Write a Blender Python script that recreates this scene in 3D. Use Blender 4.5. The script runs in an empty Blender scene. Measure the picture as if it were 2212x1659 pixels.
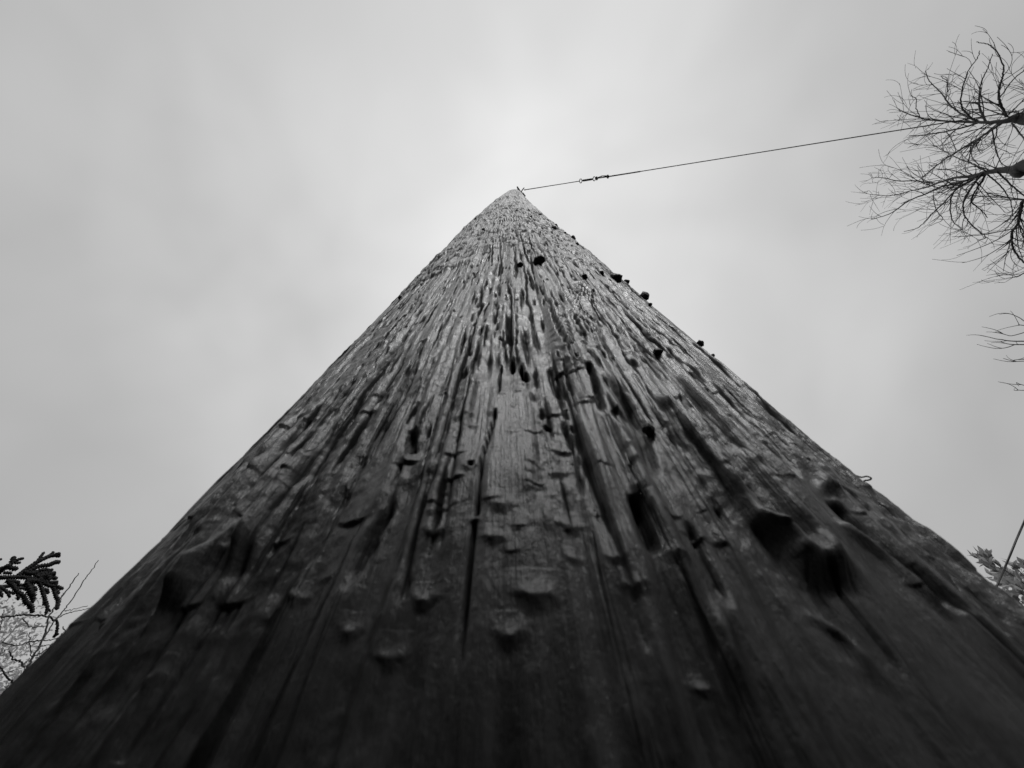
import bpy, math, random
import numpy as np
from mathutils import Vector

random.seed(7)
rng = np.random.default_rng(11)
sc = bpy.context.scene
COL = sc.collection

# ---------------------------------------------------------------- camera
ZC = 0.30                       # camera height above the ground
D = 0.26261                     # camera distance from the pole's axis
PITCH, YAW, ROLL = 1.14306, -0.02746, -0.02684
CAM = np.array([0.0, -D, ZC])
FW = np.array([math.sin(YAW)*math.cos(PITCH), math.cos(YAW)*math.cos(PITCH), math.sin(PITCH)])
RT = np.cross(FW, [0, 0, 1.0]); RT /= np.linalg.norm(RT)
UP = np.cross(RT, FW)
RT, UP = RT*math.cos(ROLL)+UP*math.sin(ROLL), -RT*math.sin(ROLL)+UP*math.cos(ROLL)
cd = bpy.data.cameras.new('camera')
cam = bpy.data.objects.new('camera', cd); COL.objects.link(cam)
from mathutils import Matrix
cam.matrix_world = Matrix(((RT[0], UP[0], -FW[0], CAM[0]), (RT[1], UP[1], -FW[1], CAM[1]),
                           (RT[2], UP[2], -FW[2], CAM[2]), (0, 0, 0, 1)))
cd.sensor_width = 36.0; cd.lens = 16.0
cd.clip_start = 0.005; cd.clip_end = 3000
cd.dof.use_dof = True; cd.dof.focus_distance = 0.75; cd.dof.aperture_fstop = 28.0
sc.camera = cam

# ---------------------------------------------------------------- sky, sun, exposure
SUN_EL, SUN_AZ = math.radians(55), math.radians(163)     # azimuth from +y clockwise: behind the camera
wd = bpy.data.worlds.new('World'); sc.world = wd; wd.use_nodes = True
nt = wd.node_tree; nt.nodes.clear()
def N(t, typ, **k):
    n = t.nodes.new(typ)
    for a, b in k.items(): setattr(n, a, b)
    return n
def math_node(t, op, a, b=None, c=None):
    n = N(t, 'ShaderNodeMath', operation=op)
    for i, v in enumerate((a, b, c)):
        if v is None: continue
        if isinstance(v, (int, float)): n.inputs[i].default_value = v
        else: t.links.new(v, n.inputs[i])
    return n.outputs[0]
sky = N(nt, 'ShaderNodeTexSky', sky_type='NISHITA'); sky.sun_disc = False
sky.sun_elevation = SUN_EL; sky.sun_rotation = SUN_AZ; sky.dust_density = 4.0; sky.air_density = 1.0
bw = N(nt, 'ShaderNodeRGBToBW'); nt.links.new(sky.outputs[0], bw.inputs[0])
tc = N(nt, 'ShaderNodeTexCoord')
# overcast cloud: brightest overhead where the cloud is thin, falling off to the sides, with soft patches
glow = N(nt, 'ShaderNodeVectorMath', operation='DOT_PRODUCT')
nt.links.new(tc.outputs['Generated'], glow.inputs[0])
g = FW*math.cos(0.18)+UP*math.sin(0.18)+RT*0.04; g /= np.linalg.norm(g)
glow.inputs[1].default_value = tuple(g)
ang = math_node(nt, 'ARCCOSINE', glow.outputs['Value'])
ramp = N(nt, 'ShaderNodeValToRGB')
el = ramp.color_ramp.elements
el[0].position = 0.0; el[0].color = (.85, .85, .85, 1)
el[1].position = 1.0; el[1].color = (.40, .40, .40, 1)
for p, v in ((.12, .83), (.22, .76), (.34, .64), (.50, .51), (.70, .45)):
    e = el.new(p); e.color = (v, v, v, 1)
nt.links.new(math_node(nt, 'DIVIDE', ang, math.pi/2), ramp.inputs[0])
def wnoise(scale, off, detail=3.0, rough=.5):
    mp = N(nt, 'ShaderNodeMapping'); mp.inputs['Location'].default_value = off
    nt.links.new(tc.outputs['Generated'], mp.inputs[0])
    n = N(nt, 'ShaderNodeTexNoise'); n.inputs['Scale'].default_value = scale
    n.inputs['Detail'].default_value = detail; n.inputs['Roughness'].default_value = rough
    n.inputs['Distortion'].default_value = .4
    nt.links.new(mp.outputs[0], n.inputs['Vector']); return n.outputs['Fac']
n1 = wnoise(1.9, (.35, .1, .2)); n2 = wnoise(4.5, (2, 1, 0), 4.0)
cl = math_node(nt, 'MULTIPLY_ADD', n1, .70, .65)
cl = math_node(nt, 'ADD', cl, math_node(nt, 'MULTIPLY_ADD', n2, .10, -.05))
cloud = math_node(nt, 'MULTIPLY', ramp.outputs[0], cl)
cloud = math_node(nt, 'MULTIPLY', cloud, 10.0)
mix = N(nt, 'ShaderNodeMix'); mix.data_type = 'FLOAT'
mix.inputs[0].default_value = .94
nt.links.new(bw.outputs[0], mix.inputs[2]); nt.links.new(cloud, mix.inputs[3])
bg = N(nt, 'ShaderNodeBackground'); bg.inputs['Strength'].default_value = .10
nt.links.new(mix.outputs[0], bg.inputs['Color'])
nt.links.new(bg.outputs[0], N(nt, 'ShaderNodeOutputWorld').inputs['Surface'])

sd = bpy.data.lights.new('sun', 'SUN'); sd.energy = 1.5; sd.angle = math.radians(20)
sun = bpy.data.objects.new('sun', sd); COL.objects.link(sun)
sv = Vector((math.sin(SUN_AZ)*math.cos(SUN_EL), math.cos(SUN_AZ)*math.cos(SUN_EL), math.sin(SUN_EL)))
sun.rotation_euler = (-sv).to_track_quat('-Z', 'Y').to_euler(); sun.location = (0, -3, 9)
sc.view_settings.view_transform = 'Standard'; sc.view_settings.look = 'None'
sc.view_settings.exposure = 0.0; sc.view_settings.gamma = 1.0

# ---------------------------------------------------------------- helpers
FPX = 983.1                      # the lens in units of a 2212-wide picture, for measuring places off the photograph
def ray(px, py):
    v = FW + RT*((px-1106)/FPX) - UP*((py-829.5)/FPX)
    return v/np.linalg.norm(v)
def at(px, py, dist):            # the point seen there, `dist` metres away over the ground
    v = ray(px, py); return CAM + v*(dist/math.hypot(v[0], v[1]))
def link(o, parent=None):
    COL.objects.link(o)
    if parent is not None:
        o.parent = parent
        o.matrix_parent_inverse = parent.matrix_world.inverted()
    return o
def tag(o, label=None, cat=None, group=None, kind=None):
    for k, v in (('label', label), ('category', cat), ('group', group), ('kind', kind)):
        if v: o[k] = v
    return o
def empty(name, loc, label, cat, group=None):
    o = bpy.data.objects.new(name, None); o.location = loc; o.empty_display_size = .1
    o.matrix_world = Matrix.Translation(loc)
    link(o); return tag(o, label, cat, group)
def mesh_obj(name, V, F, mat, parent=None, smooth=True):
    me = bpy.data.meshes.new(name); me.from_pydata([tuple(v) for v in V], [], F); me.update()
    if smooth: me.polygons.foreach_set('use_smooth', [True]*len(me.polygons))
    me.materials.append(mat)
    return link(bpy.data.objects.new(name, me), parent)
def grey_mat(name, v, rough=.8, spec=.2, var=.3, scale=8.0, bump=0.0, bscale=40.0, trans=0.0, stretch=(1, 1, 1), metal=0.0):
    m = bpy.data.materials.new(name); m.use_nodes = True; t = m.node_tree
    b = t.nodes['Principled BSDF']; b.inputs['Roughness'].default_value = rough
    b.inputs['Specular IOR Level'].default_value = spec; b.inputs['Metallic'].default_value = metal
    co = N(t, 'ShaderNodeTexCoord'); mp = N(t, 'ShaderNodeMapping'); mp.inputs['Scale'].default_value = stretch
    t.links.new(co.outputs['Object'], mp.inputs[0])
    no = N(t, 'ShaderNodeTexNoise'); no.inputs['Scale'].default_value = scale; no.inputs['Detail'].default_value = 6
    t.links.new(mp.outputs[0], no.inputs['Vector'])
    r = N(t, 'ShaderNodeValToRGB'); a, c = v*(1-var), v*(1+var)
    r.color_ramp.elements[0].color = (a, a, a, 1); r.color_ramp.elements[1].color = (c, c, c, 1)
    r.color_ramp.elements[0].position = .3; r.color_ramp.elements[1].position = .7
    t.links.new(no.outputs['Fac'], r.inputs[0]); t.links.new(r.outputs[0], b.inputs['Base Color'])
    if bump:
        n3 = N(t, 'ShaderNodeTexNoise'); n3.inputs['Scale'].default_value = bscale; n3.inputs['Detail'].default_value = 5
        t.links.new(mp.outputs[0], n3.inputs['Vector'])
        bp = N(t, 'ShaderNodeBump'); bp.inputs['Strength'].default_value = bump; bp.inputs['Distance'].default_value = .004
        t.links.new(n3.outputs['Fac'], bp.inputs['Height']); t.links.new(bp.outputs[0], b.inputs['Normal'])
    if trans:
        tr = N(t, 'ShaderNodeBsdfTranslucent'); t.links.new(r.outputs[0], tr.inputs['Color'])
        mx = N(t, 'ShaderNodeMixShader'); mx.inputs[0].default_value = trans
        t.links.new(b.outputs[0], mx.inputs[1]); t.links.new(tr.outputs[0], mx.inputs[2])
        t.links.new(mx.outputs[0], t.nodes['Material Output'].inputs['Surface'])
    return m
def smooth_path(P, R, n):        # Catmull-Rom through points with radii
    P = np.asarray(P, float); R = np.asarray(R, float)
    if len(P) == 2: t = np.linspace(0, 1, n)[:, None]; return P[0]*(1-t)+P[1]*t, R[0]*(1-t[:, 0])+R[1]*t[:, 0]
    Q = np.vstack([2*P[0]-P[1], P, 2*P[-1]-P[-2]])
    out, ro = [], []
    seg = len(P)-1
    for u in np.linspace(0, seg-1e-6, n):
        i = int(u); f = u-i; p0, p1, p2, p3 = Q[i:i+4]
        out.append(.5*((2*p1)+(-p0+p2)*f+(2*p0-5*p1+4*p2-p3)*f*f+(-p0+3*p1-3*p2+p3)*f**3))
        ro.append(R[i]*(1-f)+R[i+1]*f)
    return np.array(out), np.array(ro)
class Tubes:                     # collects tubes for one mesh
    def __init__(s): s.V = []; s.F = []
    def add(s, P, R, n=6, cap=True, rough=0.0):
        P = np.asarray(P, float); base = len(s.V); m = len(P)
        T = np.gradient(P, axis=0); T /= np.linalg.norm(T, axis=1)[:, None]+1e-12
        a = np.array([0, 0, 1.0]) if abs(T[0][2]) < .9 else np.array([1.0, 0, 0])
        u = np.cross(T[0], a); u /= np.linalg.norm(u)
        for i in range(m):
            u = u-T[i]*(u@T[i]); u /= np.linalg.norm(u)+1e-12; w = np.cross(T[i], u)
            for k in range(n):
                an = 2*math.pi*k/n
                q = R[i]*(1+(rough*(random.random()-.5) if rough else 0))
                s.V.append(P[i]+(u*math.cos(an)+w*math.sin(an))*q)
        for i in range(m-1):
            for k in range(n):
                a0 = base+i*n+k; b0 = base+i*n+(k+1) % n
                s.F.append((a0, b0, b0+n, a0+n))
        if cap:
            s.F.append(tuple(base+k for k in range(n))[::-1]); s.F.append(tuple(base+(m-1)*n+k for k in range(n)))
    def obj(s, name, mat, parent=None): return mesh_obj(name, s.V, s.F, mat, parent)

# ---------------------------------------------------------------- ground
M_ground = grey_mat('dark_soil', .025, .95, .1, .5, 6.0, .8, 30.0)
n = 60
xs = np.sign(np.linspace(-1, 1, n))*np.abs(np.linspace(-1, 1, n))**3*900
V = []
for y in xs:
    for x in xs:
        r = math.hypot(x, y)
        V.append((x, y, 0.02*math.sin(x*3.1+1)*math.cos(y*2.7) if .8 < r < 30 else 0.0))
F = [(j*n+i, j*n+i+1, (j+1)*n+i+1, (j+1)*n+i) for j in range(n-1) for i in range(n-1)]
tag(mesh_obj('ground', V, F, M_ground), kind='structure')

# ---------------------------------------------------------------- the pole: a displaced tapering shaft
R0, TAPER, TOP = .20, .0118, 6.2           # radius at camera height, taper per metre, top above the camera
def radius(h): return R0-TAPER*np.asarray(h)
def surf(px, py):                # (angle, height) where a place in the photograph meets the shaft
    v = ray(px, py); o = np.array([0, -D, 0.0])
    k = TAPER
    a = v[0]**2+v[1]**2-(k*v[2])**2
    b = 2*(o[0]*v[0]+o[1]*v[1]+k*v[2]*R0)
    c = o[1]**2-R0**2
    disc = b*b-4*a*c
    t = (-b-math.sqrt(max(disc, 0)))/(2*a)
    p = o+v*t
    return math.atan2(p[0], -p[1]), p[2]
GAP = D-R0
hs = [-.36, -.30, -.24, -.18, -.14, -.10, -.07, -.05, -.035, -.02, -.01]
h = 0.0
while h < TOP:
    hs.append(h); r = (GAP+TAPER*h)
    h += min((r*r+h*h)/r/455*.88, .008 if h < 2 else .028)
hs.append(TOP); HS = np.array(hs)
FINE = math.radians(54)
TH = np.concatenate([np.linspace(-FINE, FINE, 740), np.linspace(FINE, 2*math.pi-FINE, 90)[1:-1]])
NH, NT = len(HS), len(TH)
S = (TH*R0)[None, :].astype(np.float32); H = HS[:, None].astype(np.float32)
thf = TH[:740]; NF = 740
def vnoise(u, v, seed):
    u, v = np.broadcast_arrays(np.asarray(u, np.float32), np.asarray(v, np.float32))
    i = np.floor(u); j = np.floor(v); f = u-i; g_ = v-j
    i = i.astype(np.int32); j = j.astype(np.int32); i -= i.min(); j -= j.min()
    w = int(j.max())+2
    tab = np.random.default_rng(seed*7919+13).random((int(i.max())+2)*w, dtype=np.float32)
    f = f*f*f*(f*(f*6-15)+10); g_ = g_*g_*g_*(g_*(g_*6-15)+10)
    k = i*w+j
    a = tab[k]; c = tab[k+1]; a += (c-a)*g_
    b = tab[k+w]; c = tab[k+w+1]; b += (c-b)*g_
    return a+(b-a)*f-np.float32(.5)
def fbm(u, v, seed, o=3, gain=.5):
    t = 0; a = 1.0
    for k in range(o): t = t+vnoise(u*2**k, v*2**k, seed+k*17)*a; a *= gain
    return t
sstep = lambda x: (lambda q: q*q*(3-2*q))(np.clip(x, 0, 1))
wob = vnoise(H/.12, S/.05, 5)*.006+vnoise(H/.7, S/.2, 6)*.02          # grain that wanders sideways
SW = S+wob
flutes = fbm(SW/.030, H/.9, 21, 2)*.0021                              # broad flutes
d = np.zeros_like(flutes)
rid = 1-np.abs(fbm(SW/.010, H/.40, 31, 2))*2
d += (rid-.6)*.0011
d += fbm(SW/.0048, H/.55, 37, 2)*.0015*(1-.6*sstep((H-.45)/.5))*np.clip(.6+vnoise(SW/.04, H/.3, 39)*1.4, .2, 1.2)   # long fine ridges                                                   # ribs of grain
gm = np.clip(.55+fbm(SW/.03, H/.08, 41, 2)*1.5, .1, 1.2)
d += fbm(SW/.0026, H/.060, 43, 3, .6)*.00085*gm*(1-.55*sstep((H-.45)/.5))                       # fine grain
lm = np.clip(.5+fbm(S/.025, H/.05, 51, 2)*2, 0, 1)
d += fbm(S/.0045, H/.008, 53, 3, .6)*.0008*lm                        # lumpy coat
wm = np.clip(.35+fbm(SW/.022, H/.10, 61, 2)*2.2, 0, 1)
d += fbm(S/.016+vnoise(S/.01, H/.02, 63)*.6, H/.0070, 65, 2)*.0008*wm*sstep((H-.10)/.1)   # sagging wrinkles
up_m = sstep((H-.42)/.45)
HI = 4.2/np.maximum(H, .25)                                           # bark plates, ever longer towards the head
lam = np.minimum(.13*H*H, .30)
ringn = fbm(S/.10+vnoise(S/.05, HI*1.3, 71)*.5, HI, 73, 2, .6)
d += ringn*np.minimum(.04*lam, .0028)*up_m
d += fbm(S/.010, H/.09, 77, 2)*.0010*up_m
tone = fbm(S/.09+vnoise(S/.04, HI, 81)*.4, HI*1.2, 83, 2, .65)*up_m*1.5 + fbm(S/.0035, H/.006, 85, 2)*.35*(1-up_m) + fbm(SW/.012, H/.12, 87, 3)*.8
tone = np.array(np.broadcast_to(tone, d.shape)); dark = np.zeros_like(d)
# smooth tarry patch in the middle
def patch(px, py, wx, wy):
    t0, h0 = surf(px, py); t1, _ = surf(px+wx, py); _, ha = surf(px, py-wy); _, hb = surf(px, py+wy)
    ws = abs(t1-t0); q = np.where(H > h0, (H-h0)/(ha-h0), (h0-H)/(h0-hb))
    return np.clip(1.25-np.sqrt(((TH[None, :]-t0)/ws)**2+q**2)+fbm(S/.012, H/.03, 91, 2)*.35, 0, .5)*2
pm = np.maximum(patch(1085, 950, 75, 150), patch(1065, 1260, 120, 330))
d = d*(1-pm*.85)+flutes
d += pm*(fbm(S/.02, H/.03, 95, 2)*.0012)
d += (vnoise(S/.004, H/.006, 97)*.0002)

def win(h0, h1, t0, t1):
    i0, i1 = np.searchsorted(HS, [h0, h1]); j0, j1 = np.searchsorted(thf, [t0, t1])
    return slice(max(i0-1, 0), min(i1+1, NH)), slice(max(j0-1, 0), min(j1+1, NF))
def arc(p, th_h, w):              # angle on the shaft of a width seen square-on at that place
    r_ = R0-TAPER*th_h[1]; dst = math.sqrt((r_*math.sin(th_h[0]))**2+(D-r_*math.cos(th_h[0]))**2+th_h[1]**2)
    return w*dst/FPX/R0*1.1
def path(pts, amp, width, dk=0.0, endcap=(.15, .04), power=2.0, side=0.0, wav=0.0):
    """a ridge (amp>0) or groove (amp<0) running along the grain; pts are places on the shaft (top to bottom),
    amp in mm and width in picture units given at the ends or for every point"""
    n0 = len(pts); pts, _ = smooth_path(pts, np.ones(n0), n0*6); pts = [tuple(p) for p in pts]
    q = [surf(*p) for p in pts]; t = np.array([a for a, b in q]); hh = np.array([b for a, b in q])
    wdt = np.interp(np.linspace(0, 1, len(pts)), np.linspace(0, 1, len(width)), width)
    am = np.interp(np.linspace(0, 1, len(pts)), np.linspace(0, 1, len(amp)), amp)/1000
    wt = np.array([arc(p, q_, w) for p, q_, w in zip(pts, q, wdt)])
    o = np.argsort(hh); hh, t, wt, am = hh[o], t[o], wt[o], am[o]
    i, j = win(hh[0], hh[-1], t.min()-wt.max()*4, t.max()+wt.max()*4)
    hr = HS[i]; L = hh[-1]-hh[0]
    tcn = np.interp(hr, hh, t); w = np.interp(hr, hh, wt); a = np.interp(hr, hh, am)
    if wav: tcn = tcn+vnoise(hr/.03, np.zeros_like(hr), int(pts[0][0]))*wav
    e = sstep((hh[-1]-hr)/(L*endcap[0]))*sstep((hr-hh[0])/(L*endcap[1]+1e-6))
    x = (thf[None, j]-tcn[:, None])/w[:, None]
    if side: x = np.where(x*side > 0, x*2.2, x)
    k = np.exp(-np.abs(x)**power)*e[:, None]
    d[i, j] += k*a[:, None]*(.52 if amp[0] > 0 else .62)
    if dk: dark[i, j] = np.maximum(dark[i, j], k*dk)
def nodule(px, py, w, amp, tail=3.0, lipy=None):
    """a bead of tar or a stub: steep below, running out upwards; (px,py) is its foot"""
    t0, h0 = surf(px, py); wt = arc((px, py), (t0, h0), w)
    ws = wt*R0
    i, j = win(h0-ws, h0+ws*tail*3, t0-wt*2.5, t0+wt*2.5)
    hr = HS[i][:, None]; x = (thf[None, j]-t0)/wt
    x = x+vnoise(x*1.3+px, hr/ws+py, 7)*.7
    b = (hr-h0)/ws-.25*np.abs(x)**1.6
    k = np.exp(-np.abs(x)**1.9)*sstep((b-.25*x*x)/1.8+.5)*np.exp(-np.clip(b-.5, 0, 99)/tail)
    d[i, j] += k*amp*float(np.interp(py, [1000, 1250], [.16, .14]))/1000
    return t0, h0

# grooves and cracks
C = -1
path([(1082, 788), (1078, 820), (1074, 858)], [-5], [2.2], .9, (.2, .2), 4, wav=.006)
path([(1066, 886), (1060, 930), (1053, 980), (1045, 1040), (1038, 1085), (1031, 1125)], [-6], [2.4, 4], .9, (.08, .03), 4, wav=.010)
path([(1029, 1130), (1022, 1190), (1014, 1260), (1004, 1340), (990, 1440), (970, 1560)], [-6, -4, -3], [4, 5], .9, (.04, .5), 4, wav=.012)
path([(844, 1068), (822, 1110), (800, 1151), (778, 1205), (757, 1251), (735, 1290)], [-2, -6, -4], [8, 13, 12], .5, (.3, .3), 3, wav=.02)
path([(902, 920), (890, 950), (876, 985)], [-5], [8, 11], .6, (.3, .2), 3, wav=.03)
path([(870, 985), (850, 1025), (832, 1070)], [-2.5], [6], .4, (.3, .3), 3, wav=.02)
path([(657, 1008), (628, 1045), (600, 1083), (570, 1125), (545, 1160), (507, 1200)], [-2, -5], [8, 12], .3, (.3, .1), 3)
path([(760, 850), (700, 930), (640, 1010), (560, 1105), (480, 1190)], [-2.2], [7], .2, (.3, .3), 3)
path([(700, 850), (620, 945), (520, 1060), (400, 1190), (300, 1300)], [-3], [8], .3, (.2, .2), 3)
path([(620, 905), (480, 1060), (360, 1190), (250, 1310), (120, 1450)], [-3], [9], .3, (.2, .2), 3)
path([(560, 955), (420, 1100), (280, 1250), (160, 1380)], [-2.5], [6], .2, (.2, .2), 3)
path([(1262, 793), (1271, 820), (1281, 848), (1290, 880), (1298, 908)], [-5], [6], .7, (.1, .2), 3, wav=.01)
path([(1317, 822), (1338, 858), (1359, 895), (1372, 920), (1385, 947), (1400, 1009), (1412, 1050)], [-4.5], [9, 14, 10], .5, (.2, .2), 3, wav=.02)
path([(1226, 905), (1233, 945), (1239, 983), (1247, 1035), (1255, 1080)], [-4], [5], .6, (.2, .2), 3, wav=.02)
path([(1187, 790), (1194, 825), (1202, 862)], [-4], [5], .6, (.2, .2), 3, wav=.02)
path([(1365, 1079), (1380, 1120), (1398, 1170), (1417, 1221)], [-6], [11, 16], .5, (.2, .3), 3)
path([(1098, 679), (1097, 700), (1095, 722), (1092, 744)], [-2, -5], [3, 7], .9, (.2, .06), 4, wav=.01)
path([(1605, 1040), (1625, 1066), (1650, 1097)], [-4], [6], .4, (.3, .2), 3)
path([(1549, 1082), (1567, 1112), (1588, 1145)], [-3], [6], .3, (.3, .3), 3)
path([(1467, 856), (1480, 875), (1495, 897)], [-3], [4], .6, (.2, .2), 3)
path([(1790, 1085), (1820, 1115), (1853, 1145), (1901, 1191), (1990, 1270), (2080, 1345)], [-6], [13, 18], .3, (.15, .2), 3)
path([(1480, 1130), (1510, 1190), (1540, 1250), (1580, 1330)], [-4], [10], .3, (.2, .3), 3)
path([(1560, 860), (1620, 925), (1680, 985), (1740, 1050)], [-2.5], [5], .2, (.2, .2), 3, wav=.01)
path([(1500, 800), (1580, 880), (1660, 960)], [-2], [4], .2, (.2, .2), 3, wav=.01)
path([(1330, 680), (1370, 730), (1410, 790), (1450, 845)], [-2.6], [6], .5, (.2, .2), 3, wav=.01)
path([(1300, 660), (1340, 720), (1380, 780), (1410, 830)], [-3], [5], .6, (.2, .2), 3, wav=.01)
path([(1350, 640), (1400, 700), (1460, 780)], [-2], [4], .5, (.2, .2), 3, wav=.01)
path([(1280, 690), (1310, 745), (1340, 800)], [-2.6], [5], .6, (.2, .2), 3, wav=.01)
path([(1990, 1200), (2080, 1290), (2180, 1390)], [-4], [12], .2, (.2, .2), 3)
# ridges and runs
path([(1414, 858), (1464, 911), (1520, 987), (1556, 1039), (1590, 1080), (1615, 1112), (1642, 1140), (1700, 1180), (1745, 1235), (1765, 1278)],
     [5, 8, 9, 9, 9, 10, 11, 11], [16, 22, 26, 28, 30, 36, 46, 50], 0, (.12, .11), 2.2, side=-.6)
path([(1450, 805), (1500, 861), (1540, 907), (1589, 967), (1632, 1023), (1668, 1066), (1710, 1120), (1765, 1180), (1800, 1235), (1820, 1284)],
     [5, 8, 8.5, 9, 9, 9, 9, 9], [12, 18, 22, 24, 26, 30, 38, 42], 0, (.12, .11), 2.2, side=-.6)
path([(1600, 890), (1648, 940), (1700, 990), (1735, 1020), (1768, 1050), (1785, 1080)], [1.5, 3, 7], [12, 18, 28], 0, (.2, .14), 2.2, side=-.5)
path([(1800, 1125), (1830, 1155), (1870, 1185), (1920, 1225), (1980, 1280), (2060, 1350)], [2, 4, 4], [10, 14], 0, (.15, .25), 2.2)
path([(1920, 1180), (1990, 1240), (2070, 1310), (2150, 1385)], [1.2, 1.2], [8], 0, (.15, .35), 2.2)
path([(704, 967), (657, 1020), (619, 1074), (582, 1133), (554, 1180), (520, 1235), (490, 1272)], [4, 8, 9, 8, 5], [14, 20, 24, 24], 0, (.2, .22), 2.2)
path([(560, 1120), (500, 1190), (450, 1245), (395, 1315), (372, 1345)], [4, 7, 5], [12, 16, 20], 0, (.25, .25), 2.2)
path([(780, 800), (644, 942), (507, 1101), (413, 1200), (288, 1330), (160, 1460), (60, 1560)], [2.5, 4, 4], [8, 11], 0, (.15, .2), 2.2)
path([(640, 880), (480, 1050), (330, 1215), (200, 1350), (80, 1480)], [2.5, 3], [8, 10], 0, (.15, .2), 2.2)
path([(1531, 1285), (1560, 1370), (1586, 1450), (1641, 1570)], [3], [14], 0, (.4, .45), 2.2)
path([(1731, 1300), (1796, 1350), (1856, 1400), (1926, 1490)], [3], [14], 0, (.4, .45), 2.2)
path([(1270, 770), (1286, 801), (1301, 848), (1320, 884), (1338, 915)], [2.5, 3.5], [13, 15], 0, (.15, .05), 2.6)
for (x, y, w, a) in ((1346, 952, 15, 5), (1352, 990, 12, 3.5), (1364, 1022, 18, 5), (1325, 905, 10, 3), (1375, 1075, 18, 4)): nodule(x, y, w, a, 1.6)
# long runs and ribs of grain all round
for k in range(210):
    t0 = rng.uniform(-.66, .66); h0 = math.exp(rng.uniform(math.log(.02), math.log(.30))); L_ = h0*rng.uniform(.8, 4)+.03
    w_ = rng.uniform(.0010, .0026); i, j = win(h0, h0+L_, t0-.1, t0+.1); hr = HS[i]
    if len(hr) < 4: continue
    u = np.clip((hr-h0)/L_, 0, 1); tcn = t0+vnoise(hr/.08, np.full_like(hr, k*3.3), 44)*.03
    ww = w_/R0*(1.25-.6*u)*(1+vnoise(hr/.02, np.full_like(hr, k*1.7), 45)*.5)
    e = sstep(u/.22)*sstep((1-u)/.35)*(1+vnoise(hr/.015, np.full_like(hr, k*2.1), 46)*.6)
    d[i, j] += np.exp(-np.abs((thf[None, j]-tcn[:, None])/ww[:, None])**2.4)*e[:, None]*w_*rng.uniform(.32, .65)*(1-.8*pm[i, j])
# sagging ripples, two columns
for pts, wd_ in (([(1199, 652), (1206, 690), (1212, 740), (1226, 812)], (13, 30)), ([(1266, 617), (1262, 650), (1262, 690), (1276, 758)], (20, 25))):
    path(pts, [2.2, 2.2], wd_, 0, (.1, .05), 5)
    q = [surf(*p) for p in pts]; hh = np.array([b for a, b in q][::-1]); tt = np.array([a for a, b in q][::-1])
    i, j = win(hh[0], hh[-1], tt.min()-.15, tt.max()+.15)
    hr = HS[i]; tcn = np.interp(hr, hh, tt)
    wt = np.interp(hr, hh, [abs(surf(p[0]+w, p[1])[0]-surf(p[0], p[1])[0]) for p, w in zip(pts[::-1], np.linspace(wd_[1], wd_[0], len(pts)))])
    x = (thf[None, j]-tcn[:, None])/wt[:, None]
    ph = hr[:, None]/.011+fbm(x*.5+pts[0][0], hr[:, None]/.035, 15, 2)*1.5+x*.25
    saw = ph-np.floor(ph)
    d[i, j] += np.exp(-np.abs(x)**4)*(sstep(saw/.35)*(1-saw)*.0022)*(1+1.2*vnoise(x*1.1+pts[0][1], hr[:, None]/.02, 19))
nodule(1275, 788, 22, 5, 3)
# beads on the smooth patch and around it
for b in ((1033, 838, 22, 5), (1146, 832, 20, 4), (1127, 832, 12, 3), (1010, 1024, 15, 5), (1077, 1108, 21, 6), (1064, 1180, 17, 7), (936, 1165, 21, 6),
          (930, 1120, 12, 3), (1205, 1028, 18, 5), (1148, 1005, 9, 4), (1147, 1026, 9, 3), (1150, 1060, 11, 3.5), (1235, 1145, 20, 6), (1064, 900, 13, 3.5),
          (1085, 856, 9, 3), (1163, 862, 10, 3), (1156, 1312, 30, 8), (912, 1315, 19, 7), (1465, 1232, 22, 6), (1240, 1212, 13, 4), (1516, 1515, 11, 4),
          (742, 1370, 18, 5), (330, 1500, 16, 5), (1108, 938, 10, 2), (1020, 930, 12, 3), (1015, 905, 10, 2.5), (985, 955, 9, 2),
          (1375, 1300, 20, 5), (1100, 1400, 24, 6), (840, 1440, 22, 5), (1330, 1230, 14, 4), (1180, 930, 8, 3), (1110, 880, 12, 2), (960, 1075, 10, 2.5),
          (1190, 1075, 9, 2), (1120, 1150, 9, 2), (1290, 1120, 14, 3), (640, 1300, 16, 4), (580, 1340, 14, 4), (700, 1250, 12, 3)):
    nodule(*b, tail=.9)
# many small beads
for k in range(260):
    t0 = rng.uniform(-.72, .72); h0 = math.exp(rng.uniform(math.log(.06), math.log(1.6)))
    ws = rng.uniform(.0010, .0030)*(1+h0*.8); wt = ws/R0
    i, j = win(h0-ws*1.5, h0+ws*6, t0-wt*2.5, t0+wt*2.5)
    x = (thf[None, j]-t0)/wt; b = (HS[i][:, None]-h0)/ws-.35*np.abs(x)**1.6
    d[i, j] += np.exp(-np.abs(x)**2.5)*sstep(b/.45+.5)*np.exp(-np.clip(b, 0, 99)/2.2)*ws*rng.uniform(.15, .38)
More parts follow.
